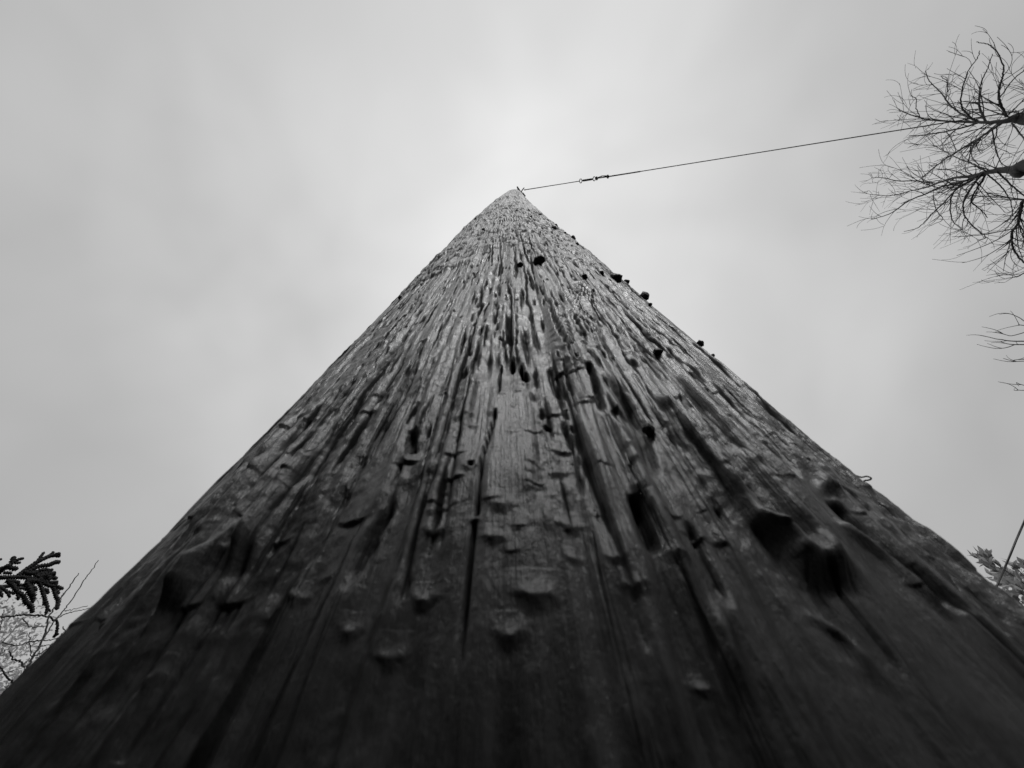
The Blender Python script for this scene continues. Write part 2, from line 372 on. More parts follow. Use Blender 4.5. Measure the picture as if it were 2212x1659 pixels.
# fissures along the grain: strings of short splits, dark wood with the shade of the splits painted in
def fissure(t0, h0, L, w, dep, dk):
    i, j = win(h0, h0+L, t0-w*4, t0+w*4)
    hr = HS[i]
    if len(hr) < 2: return
    u = (hr-h0)/L
    tcn = t0+vnoise(hr/.02, np.full_like(hr, t0*97), 3)*w*1.6+vnoise(hr/.12, np.full_like(hr, 3.0), 6)*.03
    ww = w*np.clip(np.sin(np.pi*np.clip(u, 0, 1))**.6, .05, 1)*(1+vnoise(hr/.006, np.full_like(hr, t0*31), 9)*.9)
    x = (thf[None, j]-tcn[:, None])/ww[:, None]
    k = np.exp(-np.abs(x)**5)*(np.sin(np.pi*np.clip(u, 0, 1))**.3)[:, None]*(1-.9*pm[i, j])
    d[i, j] -= k*dep*.34
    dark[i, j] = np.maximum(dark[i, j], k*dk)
for c in range(85):
    tl = rng.uniform(-.76, .76); h = rng.uniform(.05, .25); dens = rng.uniform(.5, 2.4)
    while h < 1.4:
        L = rng.lognormal(math.log(.036), .7)*(1+h*.8)
        fissure(tl+rng.normal(0, .0018), h, L, rng.uniform(.0004, .0010)*(1.0+h*.5)/R0, rng.uniform(.0015, .004), rng.uniform(.85, 1))
        h += L*rng.uniform(1.0, 2.0)+rng.exponential(.06)/dens
for k in range(110):                                # long drying cracks
    h = math.exp(rng.uniform(math.log(.03), math.log(.5)))
    fissure(rng.uniform(-.77, .77), h, h*rng.uniform(.6, 3.5), rng.uniform(.0003, .0007)/R0*(1+h), rng.uniform(.002, .005), rng.uniform(.6, 1))
for k in range(220):                                # higher up
    h = rng.uniform(1.3, 5.9)
    fissure(rng.uniform(-.76, .76), h, rng.lognormal(math.log(.16), .6), rng.uniform(.0010, .0026)/R0, rng.uniform(.001, .003), rng.uniform(.6, 1))
# flaking plates of bark: short level lips with a dark line painted under them
for k in range(620):
    h0 = 1/rng.uniform(1/5.6, 1/.42); t0 = rng.uniform(-.74, .74); wt = rng.uniform(.02, .13); dh = .045*h0*h0*rng.uniform(.5, 1.2)
    i, j = win(h0-dh*2, h0+dh*5, t0-wt*1.3, t0+wt*1.3)
    hr = HS[i][:, None]; x = (thf[None, j]-t0)/wt
    b = (hr-h0)/dh+x*rng.normal(0, .8)+vnoise(x*3+k, x*0, 5)*1.6
    ex = np.exp(-np.abs(x)**4)
    d[i, j] += ex*sstep(b)*np.exp(-np.clip(b, 0, 99)/1.8)*min(.03*dh*2+.0006, .0020)
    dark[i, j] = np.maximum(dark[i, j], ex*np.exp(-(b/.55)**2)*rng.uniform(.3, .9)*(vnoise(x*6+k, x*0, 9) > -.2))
    tone[i, j] += ex*np.exp(-((b-1.6)/1.0)**2)*rng.uniform(.1, .6)
for k in range(1000):
    h = math.exp(rng.uniform(math.log(.10), math.log(1.6)))
    fissure(rng.uniform(-.76, .76), h, rng.lognormal(math.log(.014), .6)*(1+h*1.2), rng.uniform(.0005, .0011)*(1+h*.7)/R0, rng.uniform(.001, .003), rng.uniform(.7, 1))
# holes
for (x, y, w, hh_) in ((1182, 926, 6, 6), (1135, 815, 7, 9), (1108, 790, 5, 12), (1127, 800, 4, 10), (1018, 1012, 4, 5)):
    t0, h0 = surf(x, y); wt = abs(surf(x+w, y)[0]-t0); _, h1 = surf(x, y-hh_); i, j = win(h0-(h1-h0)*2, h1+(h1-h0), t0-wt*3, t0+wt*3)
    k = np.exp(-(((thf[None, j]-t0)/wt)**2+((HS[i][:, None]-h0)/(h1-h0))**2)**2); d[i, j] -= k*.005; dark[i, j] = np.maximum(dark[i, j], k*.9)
# blend the fine side into the plain far side of the shaft, and make the very top a little ragged
edge = 1-.55*sstep((np.abs(TH)-.54)/.12)
d = d*np.where(HS[:, None] < .6, edge[None, :], 1+(edge[None, :]-1)*.3)
fade = sstep((FINE-np.abs((TH+math.pi) % (2*math.pi)-math.pi))/.12)
bk = np.where(fade > 0, 1, 0)
d = d*np.where(np.arange(NT) < NF, .4+.6*fade, .4)[None, :]
def bend(h):                                   # the shaft leans a little near its head
    q = np.clip((np.asarray(h)-1.2)/(TOP-1.2), 0, 1); return .085*q**1.5, .012*q
bx, by = bend(HS)
RR = radius(np.maximum(HS, -.2))[:, None]+d
RR = RR-(.02*sstep((HS-(TOP-.10))/.10))[:, None]
X = RR*np.sin(TH)[None, :]+bx[:, None]; Y = -RR*np.cos(TH)[None, :]+by[:, None]
Z = np.broadcast_to((HS+ZC)[:, None], X.shape).copy()
Z[-1] += (vnoise(TH*3, TH*0, 2)*.03)
co = np.stack([X, Y, Z], -1).reshape(-1, 3)
co = np.vstack([co, [[bx[-1], by[-1], TOP+ZC-.005]]])
ii, jj = np.meshgrid(np.arange(NH-1), np.arange(NT), indexing='ij')
j2 = (jj+1) % NT
quads = np.stack([ii*NT+jj, ii*NT+j2, (ii+1)*NT+j2, (ii+1)*NT+jj], -1).reshape(-1, 4)
top = np.stack([(NH-1)*NT+np.arange(NT), (NH-1)*NT+(np.arange(NT)+1) % NT, np.full(NT, NH*NT)], -1)
me = bpy.data.meshes.new('shaft')
me.vertices.add(len(co)); me.vertices.foreach_set('co', co.astype(np.float32).ravel())
loops = np.concatenate([quads.ravel(), top.ravel()]).astype(np.int32)
me.loops.add(len(loops)); me.loops.foreach_set('vertex_index', loops)
npq = len(quads); me.polygons.add(npq+NT)
starts = np.concatenate([np.arange(npq)*4, npq*4+np.arange(NT)*3]).astype(np.int32)
me.polygons.foreach_set('loop_start', starts)
me.polygons.foreach_set('use_smooth', np.ones(npq+NT, bool))
me.update(calc_edges=True)
at_ = me.attributes.new('bare_wood_shade', 'FLOAT', 'POINT')  # dark wood plus the shade of cracks, holes and lips, painted into the colour
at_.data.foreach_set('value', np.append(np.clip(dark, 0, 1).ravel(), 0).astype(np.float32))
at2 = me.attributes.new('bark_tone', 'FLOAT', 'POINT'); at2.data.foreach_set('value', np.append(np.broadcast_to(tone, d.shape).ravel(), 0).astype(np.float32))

M_pole = bpy.data.materials.new('weathered_pole_wood'); M_pole.use_nodes = True
t = M_pole.node_tree; b = t.nodes['Principled BSDF']
b.inputs['Specular IOR Level'].default_value = .5
oc = N(t, 'ShaderNodeTexCoord')
def pn(scale, stretch, detail=6, rough=.55):
    mp = N(t, 'ShaderNodeMapping'); mp.inputs['Scale'].default_value = stretch
    t.links.new(oc.outputs['Object'], mp.inputs[0])
    n = N(t, 'ShaderNodeTexNoise'); n.inputs['Scale'].default_value = scale; n.inputs['Detail'].default_value = detail
    n.inputs['Roughness'].default_value = rough
    t.links.new(mp.outputs[0], n.inputs['Vector']); return n.outputs['Fac']
na = pn(60, (1, 1, .12)); nb = pn(14, (1, 1, .12)); nc = pn(700, (1, 1, .45), 4, .65); nd = pn(260, (1, 1, .10), 5, .6); ne = pn(330, (1, 1, .022), 6, .65); nf = pn(95, (1, 1, .02), 5, .6)
bt = N(t, 'ShaderNodeAttribute', attribute_name='bark_tone')
mixv = math_node(t, 'ADD', math_node(t, 'MULTIPLY', na, .3), math_node(t, 'ADD', math_node(t, 'MULTIPLY', nb, .3), math_node(t, 'ADD', math_node(t, 'MULTIPLY', nd, .15), math_node(t, 'MULTIPLY', ne, .25))))
mixv = math_node(t, 'ADD', mixv, math_node(t, 'MULTIPLY', bt.outputs['Fac'], .35))
cr = N(t, 'ShaderNodeValToRGB')
cr.color_ramp.elements[0].position = .34; cr.color_ramp.elements[0].color = (.035, .035, .035, 1)
cr.color_ramp.elements[1].position = .66; cr.color_ramp.elements[1].color = (.125, .125, .125, 1)
t.links.new(mixv, cr.inputs[0])
aw = N(t, 'ShaderNodeAttribute', attribute_name='bare_wood_shade')
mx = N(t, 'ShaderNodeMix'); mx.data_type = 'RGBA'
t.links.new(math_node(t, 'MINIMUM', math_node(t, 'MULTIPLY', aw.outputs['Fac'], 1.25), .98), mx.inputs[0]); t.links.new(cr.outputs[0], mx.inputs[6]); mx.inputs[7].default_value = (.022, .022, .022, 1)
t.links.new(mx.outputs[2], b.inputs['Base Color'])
chk = N(t, 'ShaderNodeMapRange'); chk.inputs[1].default_value = .385; chk.inputs[2].default_value = .345      # fine drying checks
chk.inputs[3].default_value = 0; chk.inputs[4].default_value = 1; t.links.new(nf, chk.inputs[0])
mk = N(t, 'ShaderNodeMix'); mk.data_type = 'RGBA'; t.links.new(math_node(t, 'MULTIPLY', chk.outputs[0], .8), mk.inputs[0]); t.links.new(mx.outputs[2], mk.inputs[6]); mk.inputs[7].default_value = (.022, .022, .022, 1)
t.links.new(mk.outputs[2], b.inputs['Base Color'])
rr = N(t, 'ShaderNodeMapRange'); rr.inputs[3].default_value = .22; rr.inputs[4].default_value = .38

t.links.new(nb, rr.inputs[0]); t.links.new(math_node(t, 'MAXIMUM', rr.outputs[0], math_node(t, 'MULTIPLY', aw.outputs['Fac'], .95)), b.inputs['Roughness'])
t.links.new(math_node(t, 'MULTIPLY', math_node(t, 'MULTIPLY_ADD', math_node(t, 'MAXIMUM', aw.outputs['Fac'], math_node(t, 'MULTIPLY', chk.outputs[0], .8)), -1.0, 1.0), .36), b.inputs['Specular IOR Level'])   # bare wood and painted crack shade are matt
bp = N(t, 'ShaderNodeBump'); bp.inputs['Strength'].default_value = .55; bp.inputs['Distance'].default_value = .0010
t.links.new(math_node(t, 'ADD', math_node(t, 'ADD', math_node(t, 'MULTIPLY', nc, .6), math_node(t, 'MULTIPLY', ne, 1.5)), math_node(t, 'ADD', math_node(t, 'MULTIPLY', nd, .5), math_node(t, 'MULTIPLY', chk.outputs[0], -1.2))), bp.inputs['Height']); t.links.new(bp.outputs[0], b.inputs['Normal'])
me.materials.append(M_pole)
pole = empty('wooden_pole', (0, 0, 0), 'tall weathered wooden pole with knots and runs of tar, seen from its foot', 'pole')
link(bpy.data.objects.new('shaft', me), pole)

def on_pole(px, py, out=0.0):
    th, h = surf(px, py); x, y = bend(h); r = float(radius(h))+out
    return np.array([r*math.sin(th)+float(x), -r*math.cos(th)+float(y), h+ZC]), th, h
M_knot = grey_mat('dark_knot', .035, .6, .3, .5, 120, .6, 300)
import bmesh
KN = [(1163, 571, 13), (1123, 577, 7), (1196, 496, 5), (1200, 489, 3.4), (1219, 506, 3.4), (1236, 517, 5.2), (1246, 529, 3.2), (1045, 498, 3.4), (1028, 475, 2.6),
      (1165, 466, 3), (1214, 581, 3.6), (1262, 601, 6), (1298, 592, 5), (1328, 608, 11), (1353, 610, 6), (1389, 645, 10), (1403, 660, 4), (1510, 746, 7.5),
      (1419, 766, 8.5), (1116, 457, 3), (905, 602, 3), (866, 645, 4.5), (1399, 935, 13), (1146, 470, 2.6), (1182, 478, 2.6), (1538, 770, 4), (1278, 634, 7), (1253, 560, 2.5)]
for (x, y, rp) in KN:
    p, th, h = on_pole(x, y)
    r = rp*np.linalg.norm(p-CAM)/FPX*.95
    bm = bmesh.new(); bmesh.ops.create_icosphere(bm, subdivisions=2, radius=r)
    nrm = Vector((math.sin(th), -math.cos(th), 0)); sd_ = random.random()*50
    for v in bm.verts:
        q = v.co.normalized()
        v.co *= 1+.45*(math.sin(q.x*5+sd_)*math.cos(q.y*4+sd_*2)*.6+math.sin(q.z*6+sd_)*.4)+random.uniform(-.08, .08)
        v.co.z *= .95 if rp < 8 else 1.25
    m2 = bpy.data.meshes.new('knot'); bm.to_mesh(m2); bm.free(); m2.materials.append(M_knot)
    m2.polygons.foreach_set('use_smooth', [True]*len(m2.polygons))
    o = bpy.data.objects.new('knot', m2); o.location = Vector(p)+nrm*(r*.6); link(o, pole)
# the bent splinter standing off the right flank
M_split = grey_mat('splinter_wood', .16, .7, .2, .3, 200)
tb = Tubes(); q0, th0, h0 = on_pole(1846, 1027)
dist = np.linalg.norm(q0-CAM)
pts = []
for (x, y) in ((1838, 1024), (1853, 1029), (1862, 1031), (1871, 1029), (1879, 1031), (1882, 1034), (1877, 1037), (1869, 1038), (1865, 1041), (1860, 1046)):
    pts.append(CAM+ray(x, y)*dist*1.0)
P, R = smooth_path(pts, [.0004, .00035, .0003, .0003, .0003, .0003, .0003, .0003, .0003, .0002], 40); tb.add(P, R, 6)
tag(tb.obj('splinter', M_split, pole), 'thin splinter bent back into a loop')
# eye bolt, washer plates at the head
M_steel = grey_mat('dull_steel', .10, .5, .5, .4, 60, metal=.4)
def ring(c, ax, R_, r_, n=20, squash=1.0, tb=None):
    ax = np.asarray(ax, float)/np.linalg.norm(ax); a = np.array([0, 0, 1.0]) if abs(ax[2]) < .9 else np.array([1.0, 0, 0])
    u = np.cross(ax, a); u /= np.linalg.norm(u); w = np.cross(ax, u)
    P = [np.asarray(c)+u*R_*math.cos(k*2*math.pi/n)+w*R_*squash*math.sin(k*2*math.pi/n) for k in range(n+1)]
    tb.add(P, [r_]*len(P), 6)

# ---------------------------------------------------------------- the stay from the pole's head to the bare tree
hd = TOP-.16
bxh, byh = (float(v) for v in bend(hd))
WD = 4.2                                                       # how far off the bare tree stands
head = CAM + ray(1128, 411)*((hd)/ray(1128, 411)[2])
tree_tie = at(2200, 240, WD)
wdir = tree_tie-head; wl = np.linalg.norm(wdir); wdir /= wl
tb = Tubes(); c0 = np.array([bxh, byh, hd+ZC]); out = head-c0; out /= np.linalg.norm(out)
tb.add([c0+out*.05, head-out*.012], [.011, .011], 8)
ring(head+out*.012, np.cross(out, [0, 0, 1.0]), .024, .006, tb=tb)
tb.obj('eye_bolt', M_steel, pole)
for s in (-1, 1):
    tb = Tubes(); side = np.cross(out, [0, 0, 1.0]); base = head-out*.035
    side = side/np.linalg.norm(side)
    tb.add([base, base+side*s*.03+out*.01, base+side*s*.075+out*.028*(1 if s > 0 else .2)], [.012, .014, .008], 6); tb.obj('bracket_arm', M_steel, pole)
stay = empty('stay_wire', tuple(head), 'thin taut steel wire running from the pole head to the bare tree', 'wire')
M_wire = grey_mat('galvanised_wire', .13, .5, .4, .3, 200, metal=.3)
def along(px):                                                  # distance along the wire of a place seen at that x
    lo, hi = 0.0, wl
    for _ in range(50):
        m = (lo+hi)/2; v = head+wdir*m-CAM
        if 1106+FPX*(v@RT)/(v@FW) < px: lo = m
        else: hi = m
    return lo
def wp(s, off=0.0):
    sag = -.0  # taut
    return head+wdir*s+np.array([0, 0, sag])+off
wn = np.cross(wdir, [0, 0, 1.0]); wn /= np.linalg.norm(wn)
s1, s2, s3, s4, s5, s6, s7 = (along(x) for x in (1136, 1252, 1257, 1281, 1286, 1289, 1313))
tb = Tubes(); tb.add([wp(s1*.6), wp(s1*.9), wp((s1+s2)/2), wp(s2)], [.008, .0052, .0046, .0046], 6); tb.obj('strand', M_wire, stay)
tb = Tubes(); tb.add([wp(s6), wp(s7), wp(s7+.35), wp(s7+.36), wp(wl*.6), wp(wl)], [.0055, .0075, .0075, .0050, .0046, .0044], 6)
tb.add([wp(s5), wp((s5+s6)/2, wn*.014), wp(s6, wn*.004), wp((s6+s7)/2, wn*.016), wp(s7, wn*.008)], [.006]*5, 6)
tb.obj('strand', M_wire, stay)
tk = Tubes(); tk.add([wp(s3), wp(s3+.02), wp(s4-.02), wp(s4)], [.007, .012, .012, .007], 8); tko = tk.obj('turnbuckle', M_steel, stay)
for s_ in ((s2+s3)/2, (s4+s5)/2):
    tb = Tubes(); ring(wp(s_), np.cross(wdir, wn), .022, .0045, 18, .62, tb); tb.obj('eye', M_steel, tko)
for s_ in (s6, s7):
    tb = Tubes(); tb.add([wp(s_, -wn*.020), wp(s_, wn*.020)], [.009, .009], 8); tb.add([wp(s_-.014), wp(s_+.014)], [.012, .012], 8); tb.obj('wire_clip', M_steel, stay)

# ---------------------------------------------------------------- bare tree on the right
M_bark = grey_mat('dark_bark', .10, .85, .15, .45, 14, .7, 60, stretch=(1, 1, .4))
Zp = lambda z: (1855.5+.3471*z[0], 57.6+.3471*z[1])
tree_root = at(2380, 300, WD); tree_root = np.array([tree_root[0], tree_root[1], 0])
tree = empty('bare_tree', tuple(tree_root), 'leafless tree with dark limbs and a tangle of curved twigs, upper right', 'tree')
def wid(p, px): return px*np.linalg.norm(p-CAM)/FPX*.72
trunk_top = tree_root+np.array([-.05, .05, 1.5])
tb = Tubes()
P, R = smooth_path([tree_root+[0, 0, -.1], tree_root+[.02, 0, .5], tree_root+[-.03, .03, 1.0], trunk_top, trunk_top+[-.01, .02, .35]], [.17, .135, .12, .115, .10], 16); tb.add(P, R, 14, rough=.08)
tb.obj('trunk', M_bark, tree)
TW = Tubes()
UPV = np.array([0, 0, 1.0])
def grow(p, dr, L, r, lev):
    n = max(8, int(L/.028)); pts = [p]; q = p.copy(); dr = dr/np.linalg.norm(dr)
    bendv = rng.normal(0, 1, 3)*.75/n; upb = rng.uniform(.2, 1.0)/n
    kink = [dr]
    for i in range(n):
        dr = dr+UPV*upb+bendv+rng.normal(0, .028, 3); dr /= np.linalg.norm(dr)
        if rng.random() < .07: bendv = rng.normal(0, 1, 3)*.9/n
        q = q+dr*L/n; pts.append(q.copy()); kink.append(dr)
    rad = np.linspace(r, max(r*.45, .0013), n+1)
    TW.add(pts, rad, 5 if r > .004 else 4, cap=False)
    if lev > 0:
        for k in range(int(L/.12*rng.uniform(.7, 1.3))):
            i = int(rng.uniform(.15, .95)*n); a = rng.normal(0, 1, 3); a -= kink[i]*(a@kink[i]); a /= np.linalg.norm(a)
            grow(pts[i], kink[i]*.9+a*rng.uniform(.35, .8)+UPV*.1, L*rng.uniform(.4, .75), max(rad[i]*.62, .0016), lev-1)
def limb(zp, dpx, depth, lev=2, dens=1.0, name='limb', root=None, tl=(.18, .5)):
    pts = [at(*Zp(z), WD+dd) for z, dd in zip(zp, np.linspace(depth[0], depth[1], len(zp)))]
    rad = [max(wid(p, w)/2, .0022) for p, w in zip(pts, np.interp(np.linspace(0, 1, len(zp)), np.linspace(0, 1, len(dpx)), dpx))]
    if root is not None: pts = [*root]+pts; rad = [.085, .08, .07][-len(root):]+rad if len(root) > 1 else [rad[0]*1.15]+rad
    P, R = smooth_path(pts, rad, max(10, len(pts)*7))
    P[1:-1] += rng.normal(0, .0016, (len(P)-2, 3))
    if name:
        tb = Tubes(); tb.add(P, R, 8 if R[0] > .02 else 6, rough=.12 if R[0] > .02 else 0); tb.obj(name, M_bark, tree)
    else: TW.add(P, R, 5)
    T = np.gradient(P, axis=0); ln = np.cumsum(np.linalg.norm(np.gradient(P, axis=0), axis=1)); T /= np.linalg.norm(T, axis=1)[:, None]
    s = rng.uniform(.02, .1)
    while s < ln[-1]:
        i = int(np.searchsorted(ln, s)); i = min(i, len(P)-1)
        if R[i] < .03 and not (root is not None and P[i][2] < 3.0):
            a = rng.normal(0, 1, 3); a -= T[i]*(a@T[i]); a /= np.linalg.norm(a)
            grow(P[i], T[i]*.7+a*rng.uniform(.45, 1.0)+UPV*.12, rng.uniform(*tl)*(.6+.4*(1-i/len(P))), float(np.clip(R[i]*.5, .0022, .0050)), lev-1)
        s += rng.exponential(.036)/dens
    return P
fork = [trunk_top+np.array([-.01, .02, .15])]
mid = lambda a, b, f: a*(1-f)+b*f
U0 = at(*Zp((1062, 575)), WD); V0 = at(*Zp((1062, 860)), WD-.15); W0 = at(*Zp((1062, 1080)), WD+.15)
limb([(1062, 575), (980, 568), (900, 590), (740, 595), (600, 590), (440, 580), (360, 560), (300, 540), (240, 510)], [22, 16, 8, 5, 3.6, 2.8, 2.2, 1.8, 1.3], (0, -.25), 2, .75,
     root=[fork[0], mid(fork[0], U0, .35)+[.05, -.06, 0], mid(fork[0], U0, .72)+[.03, .05, 0]])
limb([(1062, 860), (1000, 910), (950, 890), (860, 895), (780, 910), (700, 930), (600, 940), (500, 970), (420, 1000), (330, 1020), (200, 1050), (70, 1045)],
     [24, 20, 14, 9, 7, 5, 4, 3, 2.2, 1.5, 1.2], (-.15, .15), 2, .75, root=[fork[0], mid(fork[0], V0, .4)+[-.04, .10, 0], mid(fork[0], V0, .75)+[.03, .06, 0]])
limb([(1062, 1080), (1010, 1130), (990, 1220), (955, 1280), (955, 1360), (990, 1430), (1050, 1500), (1000, 1550), (960, 1560)], [6, 4.5, 3.6, 2.5, 1.4], (.15, .3), 2, 1.3,
     root=[fork[0], mid(fork[0], W0, .4)+[.02, .2, 0], mid(fork[0], W0, .8)+[0, .1, 0]])
for zp, w, dp, dn in (
    ([(740, 600), (640, 630), (520, 655), (400, 675), (310, 680)], [3.5, 1.4], (-.05, -.3), .6),
    ([(890, 600), (800, 660), (720, 710), (640, 760), (560, 810), (450, 890), (370, 960)], [5, 3.5, 1.5], (0, .35), .7),
    ([(920, 560), (880, 480), (870, 400), (890, 320), (900, 250), (860, 160), (800, 110), (730, 95)], [5, 3.4, 2, 1.2], (0, -.3), .45),
    ([(790, 590), (750, 500), (750, 430), (760, 350), (800, 260), (830, 170)], [4, 2.6, 1.2], (-.05, .2), .45),
    ([(730, 590), (690, 560), (640, 500), (640, 400), (680, 280), (740, 190), (750, 150)], [3.6, 2.4, 1.2], (-.1, -.3), .45),
    ([(740, 590), (640, 545), (560, 480), (510, 410), (440, 340), (415, 275)], [3.6, 2.4, 1.2], (-.1, .2), .5),
    ([(540, 460), (550, 350), (510, 310)], [1.8, 1.2], (0, -.1), .5),
    ([(380, 570), (355, 500), (355, 450), (320, 430)], [1.8, 1.2], (-.2, -.3), .4),
    ([(920, 560), (1000, 480), (1062, 420), (1120, 380)], [2.4, 1.4], (0, .4), .7),
    ([(870, 450), (960, 330), (1062, 250), (1120, 210)], [2.4, 1.3], (-.1, .2), .6),
    ([(1000, 545), (1060, 490), (1130, 420), (1200, 330)], [3, 1.3], (0, -.4), .8),
    ([(780, 910), (660, 960), (520, 995), (440, 1030), (300, 1090), (200, 1160), (80, 1200)], [5, 3.4, 1.3], (-.05, -.3), .8),
    ([(460, 975), (340, 960), (240, 960), (150, 940), (80, 940)], [2.8, 1.2], (.1, .2), .7),
    ([(760, 920), (680, 1030), (650, 1100), (660, 1180), (720, 1250), (790, 1310), (740, 1330)], [4, 2.6, 1.2], (-.1, .3), .7),
    ([(740, 930), (600, 1020), (570, 1100), (580, 1200), (640, 1255)], [3.6, 1.3], (-.1, -.25), .7),
    ([(790, 920), (720, 1030), (700, 1090), (760, 1140), (800, 1190)], [3.4, 1.3], (0, .2), .7),
    ([(650, 960), (560, 1060), (440, 1180), (370, 1250), (280, 1275)], [3, 1.2], (-.1, .1), .7),
    ([(460, 1050), (480, 1140), (520, 1200), (440, 1240)], [1.8, 1.1], (0, .2), .4),
    ([(860, 900), (920, 960), (1000, 1030), (1062, 1075)], [3.6, 2.4], (-.1, .15), .6),
    ([(800, 920), (880, 990), (940, 1080), (960, 1180)], [3, 1.3], (-.1, .3), .7),
    ([(990, 1220), (1020, 1300), (1062, 1370)], [2.4, 1.3], (.2, .1), .9),
    ([(790, 900), (700, 850), (620, 820), (540, 780), (470, 740)], [3, 1.2], (-.1, .2), .8),
    ([(700, 720), (690, 790), (680, 850)], [2.2, 1.4], (.1, .3), .4),
    ([(720, 715), (700, 800), (760, 880)], [2.4, 1.4], (.1, -.2), .5),
    ([(830, 640), (850, 760), (890, 850), (980, 900)], [2.4, 1.2], (0, .4), .6),
    ([(950, 600), (1020, 690), (1062, 760), (1110, 840)], [3, 1.4], (0, -.4), .7)):
    limb(zp, w, dp, 2, dn*.85, name='branch', tl=(.17, .48))
# lower side branches that reach into the frame farther down
for zz, w in (([(1150, 745), (830, 745), (690, 745), (560, 735), (490, 720), (400, 710), (280, 680), (155, 655)], [3, 1.2]),
              ([(1150, 800), (830, 797), (700, 797), (600, 790), (520, 770), (460, 745)], [3, 1.2]),
              ([(690, 797), (590, 835), (490, 855), (380, 858)], [1.6, 1.1]), ([(830, 430), (760, 380), (650, 330), (590, 315)], [1.6, 1.1]),
              ([(830, 610), (690, 650), (610, 660), (520, 635), (420, 600), (360, 610)], [1.5, 1.1]), ([(1100, 1050), (830, 1055), (690, 1060), (620, 1045), (510, 1012)], [1.9, 1.1]),
              ([(660, 1050), (700, 1035), (830, 1028)], [1.4, 1.2]), ([(830, 1510), (780, 1508), (720, 1503)], [1.4, 1.0]), ([(830, 1430), (760, 1412)], [1.4, 1.0]), ([(830, 500), (740, 487)], [1.6, 1.1])):
    pts = [(2096.7+.1388*a, 633.7+.1388*c) for a, c in zz]
    if zz[0][0] > 1000: pts = [(2330, pts[0][1]-60), (2290, pts[0][1]-25)]+pts
    P3 = [at(x, y, WD-.2) for x, y in pts]; rad = [max(wid(p, q)/2, .0022) for p, q in zip(P3, np.linspace(w[0], w[1], len(P3)))]
    if zz[0][0] > 1000: P3 = [trunk_top+np.array([0, .03, .1]), mid(trunk_top, P3[0], .5)+np.array([0, 0, -.1])]+P3; rad = [.03, .02]+rad
    P, R = smooth_path(P3, rad, len(P3)*6); tb = Tubes(); tb.add(P, R, 6); tb.obj('branch', M_bark, tree)
    for k in range(2):
        i = int(rng.uniform(.5, .95)*len(P)); T = P[i]-P[i-1]; T /= np.linalg.norm(T); grow(P[i], T+rng.normal(0, .35, 3), .14, .0024, 0)
tag(TW.obj('twigs', M_bark, tree), kind='stuff')

# ---------------------------------------------------------------- foliage helpers
def leaves(n, pick, L, W, mat, name, parent, shape=6, curl=.2, face=None):
    """n small pointed leaves, pick() gives a place and a direction"""
    V, F = [], []
    for k in range(n):
        p, dr = pick(); dr = np.asarray(dr, float); dr /= np.linalg.norm(dr)+1e-9
        a = rng.normal(0, 1, 3); a -= dr*(a@dr); a /= np.linalg.norm(a)+1e-9; nn = np.cross(dr, a)
        l = L*rng.uniform(.6, 1.3); w = W*rng.uniform(.7, 1.2); b0 = len(V)
        for (u, s_) in ((0, 0), (.3, .8), (.65, .9), (1, 0), (.65, -.9), (.3, -.8)):
            V.append(p+dr*l*u+a*w*.5*s_+nn*(curl*l*(u*u-.3*abs(s_))))
        F += [(b0, b0+1, b0+5), (b0+1, b0+2, b0+4, b0+5), (b0+2, b0+3, b0+4)]
    return mesh_obj(name, V, F, mat, parent, smooth=False)

# ---------------------------------------------------------------- cypress shrub at the left with its sprig in view
M_cyp = grey_mat('cypress_scales', .028, .7, .25, .4, 90, .8, 500)
M_twig = grey_mat('twig_bark', .06, .8, .2, .4, 80)
SD = .62
Zs = lambda z: (.1319*z[0], 1163.6+.1319*z[1])
cyp_base = at(-250, 1420, .80); cyp_base = np.array([cyp_base[0], cyp_base[1], 0])
cyp = empty('cypress_sapling', tuple(cyp_base), 'dark cypress sapling whose scaly frond reaches in at lower left', 'shrub')
tb = Tubes(); P, R = smooth_path([cyp_base, cyp_base+[.02, .0, .25], at(-160, 1300, .72), at(-130, 1230, .70)], [.014, .012, .008, .005], 20); tb.add(P, R, 8); tb.obj('stem', M_twig, cyp)
FR = Tubes()
def frond(zp, w, d0=0.0, d1=0.0, scale=True):
    pts = [at(*Zs(z), SD+q) for z, q in zip(zp, np.linspace(d0, d1, len(zp)))]
    n = max(8, int(sum(np.linalg.norm(np.subtract(zp[i+1], zp[i])) for i in range(len(zp)-1))/14))
    wr = np.interp(np.linspace(0, 1, len(zp)), np.linspace(0, 1, len(w)), w)
    P, R = smooth_path(pts, [q*.1319*np.linalg.norm(p-CAM)/FPX*.95 for q, p in zip(wr, pts)], n)
    R = R*(1+.28*np.sin(np.arange(n)*2.4))*np.r_[np.ones(n-2), .85, .45]
    FR.add(P, R, 6, rough=.25)
def spray(a, b, w=20, side=4, L=95, dz=0.0):      # a straight frond with alternate side scales
    a, b = np.array(a, float), np.array(b, float); frond([a, (a+b)/2+rng.normal(0, 6, 2), b], [w, w*.95, w*.8], dz, dz+rng.normal(0, .02))
    dv = (b-a)/np.linalg.norm(b-a); nv = np.array([-dv[1], dv[0]])
    for k in range(side):
        s = 1 if k % 2 else -1; p = a+(b-a)*((k+.8)/(side+.6)); l = L*rng.uniform(.6, 1.0)
        frond([p, p+dv*l*.55+nv*s*l*.45, p+dv*l+nv*s*l*.55], [w*.8, w*.8, w*.75], dz, dz+rng.normal(0, .015))
frond([(-900, 560), (-500, 640), (-200, 655), (0, 640), (300, 630), (600, 660), (780, 700)], [26, 24, 24, 22])
frond([(-700, 700), (-300, 760), (0, 790), (200, 770), (440, 760)], [22, 20, 18], .02, .03)
